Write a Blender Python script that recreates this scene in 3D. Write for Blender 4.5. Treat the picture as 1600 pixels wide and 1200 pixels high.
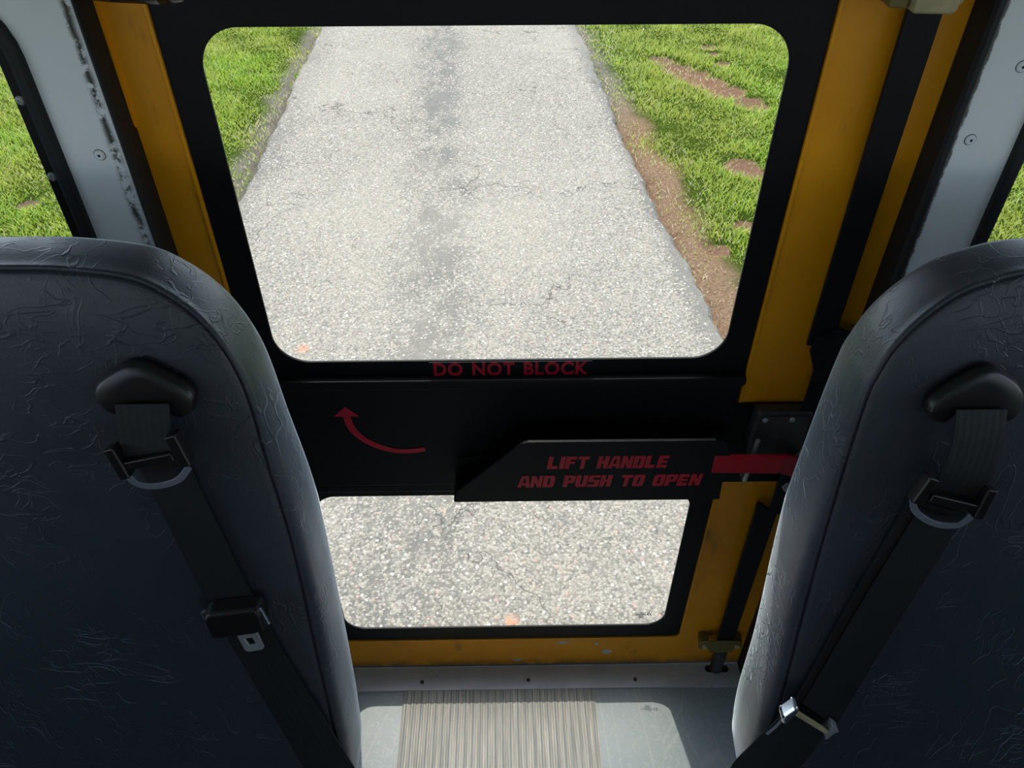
import bpy, bmesh, math, random
import numpy as np
from mathutils import Vector, Matrix
random.seed(7); rng = np.random.default_rng(11)
for o in list(bpy.data.objects): bpy.data.objects.remove(o)
SC = bpy.context.scene; COL = SC.collection

# ------------------------------------------------------------------ camera
R = ((1.0, -0.0141, -0.0022), (0.0111, 0.6581, 0.7528), (0.0092, 0.7528, -0.6582))
cd = bpy.data.cameras.new('camera'); cam = bpy.data.objects.new('camera', cd); COL.objects.link(cam)
cd.sensor_width = 36; cd.lens = 36 * 1225 / 1600; cd.clip_start = 0.02; cd.clip_end = 300
rx, ux, fx = (Vector(r).normalized() for r in R)
rx = ux.cross(-fx).normalized()
m = Matrix((rx, ux, -fx)).transposed().to_4x4(); m.translation = (0, 0, 1.5)
cam.matrix_world = m; SC.camera = cam

# ------------------------------------------------------------------ world, sun, exposure
w = bpy.data.worlds.new('sky'); SC.world = w; w.use_nodes = True
nt = w.node_tree; bg = nt.nodes['Background']
sky = nt.nodes.new('ShaderNodeTexSky'); sky.sky_type = 'NISHITA'; sky.sun_disc = False
sky.sun_elevation = math.radians(60.4); sky.sun_rotation = math.radians(-10); sky.altitude = 200
sky.air_density = 1.0; sky.dust_density = 1.6; sky.ozone_density = 1.0
hs = nt.nodes.new('ShaderNodeHueSaturation'); hs.inputs['Saturation'].default_value = .62      # hazy spring sky
nt.links.new(sky.outputs[0], hs.inputs['Color']); nt.links.new(hs.outputs[0], bg.inputs[0]); bg.inputs[1].default_value = 0.52
sd = bpy.data.lights.new('sun', 'SUN'); sd.energy = 2.8; sd.angle = math.radians(0.53); sd.color = (1.0, 0.92, 0.80)
sun = bpy.data.objects.new('sun', sd); COL.objects.link(sun); sun.location = (-3, 12, 20)
sun.rotation_euler = Vector((0.10, -0.56, -1.0)).to_track_quat('-Z', 'Y').to_euler()
SC.view_settings.view_transform = 'Standard'; SC.view_settings.look = 'None'
SC.view_settings.gamma = 1.0; SC.view_settings.exposure = 0.0
SC.view_settings.use_curve_mapping = False

# ------------------------------------------------------------------ material helpers
class N:
    def __init__(s, name):
        s.m = bpy.data.materials.new(name); s.m.use_nodes = True; s.t = s.m.node_tree
        s.b = s.t.nodes['Principled BSDF']; s.out = s.t.nodes['Material Output']
        s.tc = s.t.nodes.new('ShaderNodeNewGeometry')
    def n(s, typ, **k):
        x = s.t.nodes.new(typ)
        for a, v in k.items():
            if a.startswith('i_'):
                key = a[2:]
                x.inputs[int(key) if key.isdigit() else key.replace('_', ' ')].default_value = v
            else: setattr(x, a, v)
        return x
    def L(s, a, b): s.t.links.new(a, b)
    @property
    def pos(s): return s.tc.outputs['Position']
    def noise(s, scale, detail=3, rough=.5, vec=None, dist=0):
        x = s.n('ShaderNodeTexNoise'); x.inputs['Scale'].default_value = scale
        x.inputs['Detail'].default_value = detail; x.inputs['Roughness'].default_value = rough
        x.inputs['Distortion'].default_value = dist
        s.L(vec or s.pos, x.inputs['Vector']); return x.outputs[0]
    def vor(s, scale, feature='F1', vec=None, out='Distance', rnd=1):
        x = s.n('ShaderNodeTexVoronoi', feature=feature); x.inputs['Scale'].default_value = scale
        x.inputs['Randomness'].default_value = rnd
        s.L(vec or s.pos, x.inputs['Vector']); return x.outputs[out]
    def ramp(s, v, a, b, lo=0., hi=1., smooth=True):
        x = s.n('ShaderNodeMapRange', interpolation_type='SMOOTHSTEP' if smooth else 'LINEAR')
        for i, q in zip((1, 2, 3, 4), (a, b, lo, hi)): x.inputs[i].default_value = q
        s.L(v, x.inputs[0]); return x.outputs[0]
    def ma(s, op, a, b=None, c=None):
        x = s.n('ShaderNodeMath', operation=op)
        for i, q in enumerate((a, b, c)):
            if q is None: continue
            if isinstance(q, (int, float)): x.inputs[i].default_value = q
            else: s.L(q, x.inputs[i])
        return x.outputs[0]
    def mix(s, f, a, b):
        x = s.n('ShaderNodeMix', data_type='RGBA')
        for i, q in ((0, f), (6, a), (7, b)):
            if isinstance(q, (int, float)): x.inputs[i].default_value = q
            elif isinstance(q, tuple): x.inputs[i].default_value = (*q, 1)
            else: s.L(q, x.inputs[i])
        return x.outputs[2]
    def bump(s, h, dist, strength=1.0, prev=None):
        x = s.n('ShaderNodeBump'); x.inputs['Strength'].default_value = strength
        x.inputs['Distance'].default_value = dist; s.L(h, x.inputs['Height'])
        if prev: s.L(prev, x.inputs['Normal'])
        s.L(x.outputs[0], s.b.inputs['Normal']); return x.outputs[0]
    def sep(s, v=None):
        x = s.n('ShaderNodeSeparateXYZ'); s.L(v or s.pos, x.inputs[0]); return x.outputs
    def scale(s, v, k):
        x = s.n('ShaderNodeVectorMath', operation='MULTIPLY'); s.L(v, x.inputs[0]); x.inputs[1].default_value = k
        return x.outputs[0]
    def set(s, col=None, rough=None, metal=None, spec=None):
        for key, q in (('Base Color', col), ('Roughness', rough), ('Metallic', metal), ('Specular IOR Level', spec)):
            if q is None: continue
            if isinstance(q, tuple): s.b.inputs[key].default_value = (*q, 1)
            elif isinstance(q, (int, float)): s.b.inputs[key].default_value = q
            else: s.L(q, s.b.inputs[key])
        return s

def plain(name, col, rough=.5, metal=0, spec=.5, var=.15, nscale=30, bump=0, bscale=400):
    s = N(name)
    n_ = s.noise(nscale, 4)
    c2 = tuple(min(1, c * (1 + var)) for c in col); c1 = tuple(c * (1 - var) for c in col)
    s.set(s.mix(n_, c1, c2), rough, metal, spec)
    if bump: s.bump(s.noise(bscale, 2), bump)
    return s.m

def vinyl():
    s = N('seat_vinyl')
    def wr(scale, k, wdt, msc, lo, hi, dist):
        v = s.scale(s.pos, k)
        r = s.ramp(s.ma('ABSOLUTE', s.ma('SUBTRACT', s.noise(scale, 1.5, .45, v, dist), .5)), 0, wdt, 1, 0)
        return s.ma('MULTIPLY', r, s.ramp(s.noise(msc, 2, .5, s.scale(s.pos, (1.3, .9, 1.1))), lo, hi))
    h = s.ma('ADD', wr(21, (1.5, 1, .8), .017, 9, .49, .62, .7), s.ma('MULTIPLY', wr(52, (1, 1.2, .8), .035, 14, .49, .60, .5), .6))
    h = s.ma('ADD', h, s.ma('MULTIPLY', wr(30, (.7, 1, 1.6), .020, 7, .52, .64, .9), .8))
    n1 = s.bump(s.noise(520, 2), .0004, .5)
    s.bump(h, .0009, .55, n1)
    s.set(s.mix(s.noise(6, 4), (.016, .0215, .030), (.023, .030, .041)), s.ramp(s.noise(30, 3), .3, .7, .40, .50), 0, .5)
    s.b.inputs['IOR'].default_value = 1.5
    s.b.inputs['Sheen Weight'].default_value = 1.0; s.b.inputs['Sheen Roughness'].default_value = .30; s.b.inputs['Sheen Tint'].default_value = (.75, .88, 1, 1)
    return s.m

def yellow():
    s = N('yellow_paint')
    c = s.mix(s.ramp(s.noise(5, 4), .35, .7), (.66, .265, .001), (.76, .32, .002))
    x = s.sep()
    st = s.ma('MULTIPLY', s.ramp(s.noise(22, 5, .7, s.scale(s.pos, (1, 1, .3))), .58, .75), .45)
    low = s.ramp(x[2], .0, .035, .75, 0)  # shading painted in: colour darkens where the door rounds off at the bottom
    low = s.ma('MULTIPLY', low, s.ramp(s.noise(30, 4), .3, .55))
    c = s.mix(s.ma('MAXIMUM', st, low), c, (.07, .04, .015))
    s.set(c, .38, 0, .5); s.bump(s.noise(60, 3), .0006, .4)
    return s.m

def wall_paint():
    s = N('grey_wall_paint'); x = s.sep()
    c = s.mix(s.noise(4, 3), (.66, .71, .75), (.74, .78, .80))
    nz = s.noise(55, 6, .75); nl = s.noise(14, 3, .6, s.scale(s.pos, (1, 1, .6)))
    # grime along the door side of the left panel
    d = s.ma('ABSOLUTE', s.ma('SUBTRACT', s.ma('ADD', x[0], s.ma('MULTIPLY', nl, .018)), -.4045))
    g = s.ma('MULTIPLY', s.ramp(d, .0, .008, 1, 0), s.ramp(nz, .44, .53))
    g = s.ma('MULTIPLY', g, s.ramp(x[2], 1.0, 1.03))
    d2 = s.ma('ABSOLUTE', s.ma('SUBTRACT', s.ma('ADD', x[0], s.ma('MULTIPLY', nz, -.012)), .480))
    g2 = s.ma('MULTIPLY', s.ramp(d2, .001, .004, 1, 0), .9)
    spots = s.ramp(s.noise(70, 4, .8), .70, .76, 0, .8)
    g = s.ma('MAXIMUM', s.ma('MAXIMUM', g, g2), spots)
    s.set(s.mix(g, c, (.035, .03, .022)), .42, 0, .5)
    s.bump(s.noise(6, 2), .003, .3)
    return s.m

def asphalt():
    s = N('chip_seal'); x = s.sep()
    cell = s.n('ShaderNodeTexVoronoi', feature='F1'); cell.inputs['Scale'].default_value = 100; s.L(s.pos, cell.inputs['Vector'])
    cs = s.sep(cell.outputs['Color'])
    stone = s.mix(cs[0], (.25, .232, .190), (.415, .383, .308))
    stone = s.mix(s.ramp(cs[1], .975, .985), stone, (.66, .63, .55))
    stone = s.mix(s.ma('MULTIPLY', s.ramp(cs[2], .985, .99), .5), stone, (.60, .32, .22))
    # dark strip between wheel tracks, widening grain loss
    xr = s.ma('ADD', x[0], s.ma('MULTIPLY', s.ma('SUBTRACT', 8.2, x[1]), -.040))   # centre strip at -.63 far
    wob = s.ma('MULTIPLY', s.ma('SUBTRACT', s.noise(1.3, 4, .6), .5), .35)
    dc = s.ma('ABSOLUTE', s.ma('ADD', s.ma('ADD', xr, .60), wob))
    strip = s.ma('MULTIPLY', s.ramp(dc, .0, .34, 1, 0), s.ramp(s.noise(3.5, 6, .75, s.scale(s.pos, (1.6, .8, 1))), .38, .62, .05, 1))
    er = s.ma('ADD', x[0], s.ma('MULTIPLY', s.ma('SUBTRACT', 8.2, x[1]), -.072))
    edge = s.ma('MULTIPLY', s.ramp(s.ma('ADD', s.ma('SUBTRACT', er, .74), s.ma('MULTIPLY', wob, .25)), -.15, .03), .9)
    edgel = s.ma('MULTIPLY', s.ramp(s.ma('ADD', s.ma('SUBTRACT', x[0], -1.78), wob), .0, .30, 1, 0), .6)
    dark = s.ma('MAXIMUM', s.ma('MAXIMUM', strip, edge), edgel)
    # threshold individual stones so dark zones read as lost chips
    lost = s.ramp(s.ma('SUBTRACT', s.ma('ADD', dark, .16), cs[1]), -.10, .12)
    gap = s.ramp(cell.outputs['Distance'], .45, .78, 0, .62)
    col = s.mix(s.ma('MULTIPLY', lost, .62), stone, (.085, .090, .088))
    col = s.mix(gap, col, (.15, .14, .12))  # dark tone painted between stones for the small shadows there
    big = s.noise(.8, 4, .6)
    col = s.mix(s.ramp(big, .35, .7, 0, .30), col, (.42, .385, .305))
    for sx, sy, sr in ((.015, 1.56, .030), (-1.03, 3.15, .035)):      # rust coloured stains
        dd = s.ma('SQRT', s.ma('ADD', s.ma('POWER', s.ma('SUBTRACT', x[0], sx), 2.0), s.ma('POWER', s.ma('SUBTRACT', x[1], sy), 2.0)))
        col = s.mix(s.ma('MULTIPLY', s.ramp(dd, sr * .3, sr * 1.3, 1, 0), s.ramp(s.noise(60, 4), .35, .6)), col, (.62, .27, .15))
    # thin cracks
    nz = s.n('ShaderNodeTexNoise'); nz.inputs['Scale'].default_value = 2.5; nz.inputs['Detail'].default_value = 5; s.L(s.pos, nz.inputs['Vector'])
    ad = s.n('ShaderNodeVectorMath', operation='MULTIPLY_ADD'); s.L(nz.outputs['Color'], ad.inputs[0]); ad.inputs[1].default_value = (.9, .9, .9); s.L(s.pos, ad.inputs[2])
    ck = s.ma('MULTIPLY', s.ramp(s.vor(1.1, 'DISTANCE_TO_EDGE', ad.outputs[0]), .0, .008, .8, 0), s.ramp(s.noise(1.7, 2), .48, .58))
    col = s.mix(ck, col, (.06, .06, .055))
    s.set(col, .9, 0, .08)
    s.bump(s.ramp(cell.outputs['Distance'], 0, .8, 1, 0), .003, .5)
    return s.m

def soil():
    s = N('soil'); x = s.sep()
    clay = s.mix(s.ramp(s.noise(60, 6, .85), .3, .7), (.20, .12, .07), (.52, .35, .22))
    sand = s.mix(s.noise(70, 5, .8), (.14, .13, .10), (.40, .36, .28))
    clay = s.mix(s.ramp(s.ma('ADD', x[1], s.ma('MULTIPLY', x[0], -1.4)), 4.3, 5.6), clay, sand)
    clay = s.mix(s.ramp(x[0], -1.2, -.8, 1, 0), clay, sand)
    bare = s.mix(s.noise(50, 6, .8), (.10, .05, .03), (.56, .33, .21))
    clay = s.mix(s.n('ShaderNodeAttribute', attribute_name='bare').outputs['Fac'], clay, bare)
    turf = s.mix(s.noise(25, 5, .7), (.035, .07, .006), (.11, .16, .025))  # turf colour kept dark to stand for shade between the blades
    er = s.ma('ADD', x[0], s.ma('MULTIPLY', s.ma('SUBTRACT', 8.2, x[1]), -.10))
    f = s.ma('MULTIPLY', s.ramp(s.ma('ADD', er, s.ma('MULTIPLY', s.noise(3, 4), .3)), .95, 1.12, 1, 0), s.ramp(x[0], -1.0, 0))
    fl = s.ramp(s.ma('ADD', x[0], s.ma('MULTIPLY', s.noise(3, 4), .3)), -1.85, -1.70)
    f = s.ma('MAXIMUM', f, s.ma('MULTIPLY', fl, s.ramp(x[0], -1.2, -.8, 1, 0)))
    att = s.ramp(s.ma('ADD', s.n('ShaderNodeAttribute', attribute_name='bare').outputs['Fac'], s.ma('MULTIPLY', s.ma('SUBTRACT', s.noise(16, 5, .75), .5), 1.1)), .42, .56)
    f = s.ma('MAXIMUM', f, att)
    s.set(s.mix(f, turf, clay), 1, 0, 0); s.bump(s.noise(45, 6, .75), .05, .9)
    return s.m

def grass():
    s = N('grass_blades')
    att = s.n('ShaderNodeAttribute', attribute_name='tint').outputs['Fac']
    big = s.ramp(s.noise(1.1, 3), .35, .65)
    g = s.mix(att, (.14, .36, .010), (.68, .74, .12))
    g = s.mix(s.ma('MULTIPLY', big, .6), g, (.52, .52, .11))
    g = s.mix(s.ramp(att, .965, .975), g, (.68, .60, .36))
    s.set(g, .28, 0, .7)
    tr = s.n('ShaderNodeBsdfTranslucent'); s.L(g, tr.inputs[0])
    mx = s.n('ShaderNodeMixShader'); mx.inputs[0].default_value = .42
    s.L(s.b.outputs[0], mx.inputs[1]); s.L(tr.outputs[0], mx.inputs[2]); s.L(mx.outputs[0], s.out.inputs[0])
    return s.m

def glass():
    s = N('window_glass'); s.t.nodes.remove(s.b)
    tr = s.n('ShaderNodeBsdfTransparent'); tr.inputs[0].default_value = (.97, .98, .975, 1)
    gl = s.n('ShaderNodeBsdfGlossy'); gl.inputs['Roughness'].default_value = .02
    lw = s.n('ShaderNodeLayerWeight'); lw.inputs[0].default_value = .5
    f5 = s.ma('MULTIPLY_ADD', s.ma('POWER', lw.outputs['Facing'], 5.0), .9, .03)
    mx = s.n('ShaderNodeMixShader'); s.L(f5, mx.inputs[0])
    s.L(tr.outputs[0], mx.inputs[1]); s.L(gl.outputs[0], mx.inputs[2]); s.L(mx.outputs[0], s.out.inputs[0])
    return s.m

def floor_rubber():
    s = N('floor_rubber')
    scr = s.ramp(s.vor(14, 'DISTANCE_TO_EDGE', s.scale(s.pos, (1, .25, 1))), 0, .02, 1, 0)
    scr2 = s.ramp(s.noise(45, 5, .8, dist=2.5), .52, .62)
    c = s.mix(s.noise(8, 5, .6), (.185, .24, .262), (.265, .31, .318))
    c = s.mix(s.ma('MULTIPLY', s.ma('MULTIPLY', scr2, s.noise(9, 3)), .5), c, (.42, .45, .43))
    c = s.mix(s.ma('MULTIPLY', s.ma('MULTIPLY', scr, s.noise(7, 3)), .35), c, (.45, .46, .43))
    s.set(c, .45, 0, .5); s.bump(s.noise(120, 3), .0005, .4)
    return s.m

def mat_rubber():
    s = N('ribbed_rubber'); x = s.sep()
    st = s.noise(1, 3, .7, s.scale(s.pos, (420, 7, 1)))
    c = s.mix(s.ramp(st, .35, .65), (.27, .27, .25), (.50, .48, .42))
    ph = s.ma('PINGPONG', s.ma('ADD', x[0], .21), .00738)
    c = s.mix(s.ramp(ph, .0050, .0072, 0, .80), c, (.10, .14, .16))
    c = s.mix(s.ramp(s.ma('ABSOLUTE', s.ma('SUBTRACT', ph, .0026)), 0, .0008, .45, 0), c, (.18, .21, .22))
    sp = s.ramp(s.noise(160, 2), .74, .78)
    c = s.mix(sp, c, (.10, .10, .09))
    s.set(c, .55, 0, .4)
    return s.m

def sill_alu():
    s = N('worn_aluminium')
    c = s.mix(s.noise(18, 6, .7), (.36, .40, .45), (.60, .64, .68))
    d = s.ma('MULTIPLY', s.ramp(s.noise(50, 6, .8), .60, .66), s.ramp(s.noise(6, 2), .42, .6))
    c = s.mix(d, c, (.05, .05, .05))
    s.set(c, s.ramp(s.noise(25, 5), .3, .7, .32, .55), .12, .5); s.bump(s.noise(90, 4), .0006, .4)
    return s.m

def webbing():
    s = N('belt_webbing'); uv = s.n('ShaderNodeUVMap')
    wv = s.n('ShaderNodeTexWave', bands_direction='X'); wv.inputs['Scale'].default_value = 2.2; s.L(uv.outputs[0], wv.inputs[0])
    wy = s.n('ShaderNodeTexWave', bands_direction='Y'); wy.inputs['Scale'].default_value = 160; s.L(uv.outputs[0], wy.inputs[0])
    s.set(s.mix(s.noise(20, 3), (.0055, .0065, .0075), (.0085, .0095, .011)), .6, 0, .4)
    s.bump(s.ma('ADD', wv.outputs[1], s.ma('MULTIPLY', wy.outputs[1], .4)), .0003, .4)
    return s.m

M_VINYL = vinyl(); M_YEL = yellow(); M_WALL = wall_paint(); M_ROAD = asphalt(); M_SOIL = soil(); M_GRASS = grass()
M_GLASS = glass(); M_FLOOR = floor_rubber(); M_MAT = mat_rubber(); M_SILL = sill_alu(); M_WEB = webbing()
M_BLACK = plain('black_satin_paint', (.0045, .0052, .0065), .46, 0, .22, .2, 12, .0002, 300)
M_RUB = plain('black_rubber', (.008, .009, .011), .6, 0, .35, .2, 40, .0004, 200)
M_PLA = plain('black_plastic', (.0055, .0055, .006), .34, 0, .5)
M_RED = plain('red_vinyl_film', (.50, .008, .028), .35, 0, .5, .1)
M_REDP = plain('red_enamel', (.42, .006, .018), .3, 0, .5, .25, 25)
M_STEEL = plain('dull_steel', (.42, .43, .44), .32, .6, .5, .25, 60)
M_CHROME = plain('chrome', (.75, .76, .78), .12, 1, .5, .05)
M_CAST = plain('cast_zinc', (.06, .062, .065), .40, .4, .5, .4, 50, .0005, 120)
M_BRKT = plain('painted_bracket', (.40, .34, .20), .45, .1, .5, .35, 45)
M_BRKY = plain('olive_bracket', (.16, .12, .035), .5, 0, .5, .35, 45)
M_MARK = plain('glass_stamp_ink', (.02, .025, .03), .6)
M_CHIP = plain('bare_primer', (.42, .42, .40), .6, 0, .4, .2)
M_LOOP = plain('grey_coated_metal', (.16, .17, .21), .42, .3, .5, .1)
M_CEIL = plain('white_ceiling_paint', (.74, .75, .74), .5, 0, .5, .04)
M_SEATB = plain('powder_coat_grey', (.10, .10, .11), .5)

# ------------------------------------------------------------------ object helpers
def wloc(o):
    v = Vector((0, 0, 0))
    while o: v = v + o.location; o = o.parent
    return v
def obj(name, bm, mat, parent=None, bevel=0, smooth=False, segs=2, **props):
    me = bpy.data.meshes.new(name)
    bmesh.ops.recalc_face_normals(bm, faces=bm.faces)
    if parent: bmesh.ops.translate(bm, verts=bm.verts, vec=-wloc(parent))
    bm.to_mesh(me); bm.free(); me.materials.append(mat)
    o = bpy.data.objects.new(name, me); COL.objects.link(o)
    if parent: o.parent = parent
    if smooth: me.polygons.foreach_set('use_smooth', [True] * len(me.polygons))
    if bevel:
        b = o.modifiers.new('bevel', 'BEVEL'); b.width = bevel; b.segments = segs; b.limit_method = 'ANGLE'; b.angle_limit = .6
        b.harden_normals = False
    for k, v in props.items(): o[k] = v
    return o
def empty(name, loc, label, cat, **k):
    o = bpy.data.objects.new(name, None); COL.objects.link(o); o.location = loc
    o['label'] = label; o['category'] = cat
    for a, v in k.items(): o[a] = v
    return o
def rrect(x0, z0, x1, z1, r, n=8):
    p = []
    for cx, cz, a0 in ((x1 - r, z1 - r, 0), (x0 + r, z1 - r, 90), (x0 + r, z0 + r, 180), (x1 - r, z0 + r, 270)):
        for i in range(n + 1):
            a = math.radians(a0 + 90 * i / n); p.append((cx + r * math.cos(a), cz + r * math.sin(a)))
    return p
def plate(bm, outer, y0, y1, holes=(), axis='y', f=None):
    """outline(s) in (x,z) extruded from y0 to y1; f(u,v,n) maps to 3-D"""
    if f is None:
        f = {'y': lambda u, v, n: (u, n, v), 'z': lambda u, v, n: (u, v, n), 'x': lambda u, v, n: (n, u, v)}[axis]
    loops = [outer] + list(holes); sides = []
    for n in (y0, y1):
        es = []; vl = []
        for lp in loops:
            vs = [bm.verts.new(f(u, v, n)) for u, v in lp]; vl.append(vs)
            es += [bm.edges.new((vs[i], vs[(i + 1) % len(vs)])) for i in range(len(vs))]
        if holes: bmesh.ops.triangle_fill(bm, use_beauty=True, use_dissolve=False, edges=es)
        else: bm.faces.new(vl[0])
        sides.append(vl)
    for a, b in zip(*sides):
        for i in range(len(a)):
            j = (i + 1) % len(a); bm.faces.new((a[i], a[j], b[j], b[i]))
    return bm
def box(bm, x0, x1, y0, y1, z0, z1): return plate(bm, [(x0, z0), (x1, z0), (x1, z1), (x0, z1)], y0, y1)
def B(): return bmesh.new()
def cyl(bm, p0, p1, r0, r1=None, n=20, caps=True):
    p0 = Vector(p0); p1 = Vector(p1); r1 = r0 if r1 is None else r1
    q = (p1 - p0).to_track_quat('Z', 'Y'); a = []; b = []
    for i in range(n):
        t = 2 * math.pi * i / n; d = q @ Vector((math.cos(t), math.sin(t), 0))
        a.append(bm.verts.new(p0 + d * r0)); b.append(bm.verts.new(p1 + d * r1))
    for i in range(n): bm.faces.new((a[i], a[(i + 1) % n], b[(i + 1) % n], b[i]))
    if caps: bm.faces.new(a); bm.faces.new(b)
    return bm
def revolve(bm, c, axis, prof, n=20):
    """prof list of (r, h) along axis from c"""
    q = Vector(axis).to_track_quat('Z', 'Y'); c = Vector(c); rings = []
    for r, h in prof:
        rings.append([bm.verts.new(c + q @ Vector((r * math.cos(2 * math.pi * i / n), r * math.sin(2 * math.pi * i / n), h))) for i in range(n)])
    for a, b in zip(rings, rings[1:]):
        for i in range(n): bm.faces.new((a[i], a[(i + 1) % n], b[(i + 1) % n], b[i]))
    bm.faces.new(rings[0]); bm.faces.new(rings[-1]); return bm
def screw(name, c, axis, r, mat, parent, h=.003, cross=True, **k):
    bm = B(); revolve(bm, c, axis, [(r, -.001), (r, h * .35), (r * .82, h * .8), (r * .45, h)])
    o = obj(name, bm, mat, parent, smooth=False, **k)
    return o
def sweep(bm, pts, w_, t_, nrm):
    """flat bar through pts, width in-plane w_, thickness t_ along nrm"""
    pts = [Vector(p) for p in pts]; nrm = Vector(nrm).normalized(); rings = []
    for i, p in enumerate(pts):
        d = (pts[min(i + 1, len(pts) - 1)] - pts[max(i - 1, 0)]).normalized(); s = d.cross(nrm).normalized()
        rings.append([bm.verts.new(p + s * a * w_ / 2 + nrm * b * t_ / 2) for a, b in ((-1, -1), (1, -1), (1, 1), (-1, 1))])
    for a, b in zip(rings, rings[1:]):
        for i in range(4): bm.faces.new((a[i], a[(i + 1) % 4], b[(i + 1) % 4], b[i]))
    bm.faces.new(rings[0]); bm.faces.new(rings[-1]); return bm
def crom(P, n=6):
    P = [Vector(p) for p in P]; out = []
    for i in range(len(P) - 1):
        a = P[max(i - 1, 0)]; b = P[i]; c = P[i + 1]; d = P[min(i + 2, len(P) - 1)]
        for k in range(n):
            t = k / n
            out.append(.5 * ((2 * b) + (c - a) * t + (2 * a - 5 * b + 4 * c - d) * t * t + (3 * b - a - 3 * c + d) * t ** 3))
    out.append(P[-1]); return out
def ribbon(left, right, thick, nrm=(0, -1, .27), nw=6):
    """webbing between two edge curves"""
    bm = B(); uvl = bm.loops.layers.uv.new('UVMap')
    Lp, Rp = crom(left), crom(right); nv = Vector(nrm).normalized(); g = []
    run = 0; prev = None
    for a, b in zip(Lp, Rp):
        mid = (a + b) / 2; run += (mid - prev).length if prev else 0; prev = mid
        g.append((run, [(bm.verts.new(a.lerp(b, j / nw) + nv * thick), bm.verts.new(a.lerp(b, j / nw) - nv * 0)) for j in range(nw + 1)]))
    for (r0, a), (r1, b) in zip(g, g[1:]):
        for s in (0, 1):
            for j in range(nw):
                fa = bm.faces.new((a[j][s], a[j + 1][s], b[j + 1][s], b[j][s]))
                for lp, uv in zip(fa.loops, ((j / nw, r0), ((j + 1) / nw, r0), ((j + 1) / nw, r1), (j / nw, r1))): lp[uvl].uv = uv
        for j in (0, nw): bm.faces.new((a[j][0], a[j][1], b[j][1], b[j][0]))
    for _, a in (g[0], g[-1]):
        for j in range(nw): bm.faces.new((a[j][0], a[j + 1][0], a[j + 1][1], a[j][1]))
    return bm

# ------------------------------------------------------------------ shell of the bus
XL, XR, YF = -1.14, 1.25, -4.6
D = .836
bm = B(); box(bm, XL, XR, YF, .783, -.05, -.004); obj('floor', bm, M_FLOOR, kind='structure')
bm = B(); box(bm, XL - .05, XR + .05, YF, .86, 1.86, 1.9); obj('ceiling', bm, M_CEIL, kind='structure')
def side_wall(name, x0, x1):
    holes = []; y = YF + .15
    while y < .25:
        holes.append(rrect(y, .84, y + .66, 1.56, .05, 4)); y += .72
    bm = B(); plate(bm, [(YF, -.05), (.86, -.05), (.86, 1.86), (YF, 1.86)], x0, x1, holes, axis='x')
    obj(name, bm, M_WALL, kind='structure')
side_wall('wall_left', XL - .05, XL); side_wall('wall_right', XR, XR + .05)
bm = B(); plate(bm, [(XL, -.05), (XR, -.05), (XR, 1.86), (XL, 1.86)], YF - .05, YF, [rrect(XL + .1, .75, XR - .1, 1.75, .1, 5)])
obj('wall_front', bm, M_WALL, kind='structure')

# rear wall: one panel each side of the door, and the header above it
def rear_panel(name, x0, x1, wx0, wx1):
    bm = B(); plate(bm, [(x0, -.05), (x1, -.05), (x1, 1.86), (x0, 1.86)], .80, .832, [rrect(wx0, .72, wx1, 1.31, .075)])
    return obj(name, bm, M_WALL, bevel=.003, kind='structure')
wl = rear_panel('wall_rear', XL, -.403, -1.04, -.472)
wr = rear_panel('wall_rear', .483, XR, .556, 1.15)
bm = B(); box(bm, -.403, .483, .80, .832, 1.345, 1.86); obj('wall_rear', bm, M_WALL, kind='structure')
for par, x, z in ((wl, -.431, 1.133), (wr, .503, 1.142), (wr, .526, 1.219)):
    bm = B(); revolve(bm, (x, .800, z), (0, -1, 0), [(.0058, -.001), (.0056, .0010), (.0042, .0024), (.0024, .0026)], 18)
    rv = obj('rivet', bm, M_WALL, par)
    bm = B(); revolve(bm, (x, .800, z), (0, -1, 0), [(.0063, -.001), (.0063, .0003)], 18); obj('rivet_rim', bm, M_RUB, rv)
    bm = B(); revolve(bm, (x, .7976, z), (0, -1, 0), [(.0016, -.001), (.0016, .0003)], 10); obj('rivet_core', bm, M_RUB, rv)

def rear_window(name, wx0, wx1, inner_side, ins=.026):
    bm = B()
    plate(bm, rrect(wx0 - .003, .717, wx1 + .003, 1.313, .078), .793, .838, [rrect(wx0 + .013, .733, wx1 - .013, 1.297, .066)])
    t = obj(name, bm, M_RUB, bevel=.004, kind='structure')
    bm = B(); plate(bm, rrect(wx0 + .0135, .7335, wx1 - .0135, 1.2965, .066), .801, .836, [rrect(wx0 + ins, .72 + ins, wx1 - ins, 1.31 - ins, .055)])
    fr = obj('window_frame', bm, M_BLACK, t, bevel=.0015)
    bm = B(); plate(bm, rrect(wx0 + .022, .742, wx1 - .022, 1.288, .056), .826, .831); obj('window_pane', bm, M_GLASS, t)
    xs = (wx1 - .0195) if inner_side > 0 else (wx0 + .0195)
    for z in (1.192, 1.108, 1.02, .92, .82) if inner_side > 0 else ():
        bm = B(); revolve(bm, (xs, .801, z), (0, -1, 0), [(.0052, -.001), (.0050, .0008), (.0035, .0022), (.0020, .0023), (.0012, .0010)], 16)
        obj('screw', bm, M_STEEL, t)
rear_window('window_1', -1.04, -.472, 1)
rear_window('window_2', .556, 1.15, -1, .0155)

# black rubber door seals (jamb returns)
bm = B(); plate(bm, [(-.404, .797), (-.401, .795), (-.399, .800), (-.3985, .835), (-.425, .835), (-.425, .833), (-.404, .833)], -.01, 1.345, axis='z')
obj('trim_1', bm, M_RUB, bevel=.001, kind='structure')
bm = B(); plate(bm, [(.484, .797), (.477, .795), (.474, .800), (.4735, .835), (.50, .835), (.50, .833), (.484, .833)], -.01, 1.345, axis='z')
obj('trim_2', bm, M_RUB, bevel=.001, kind='structure')

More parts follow.
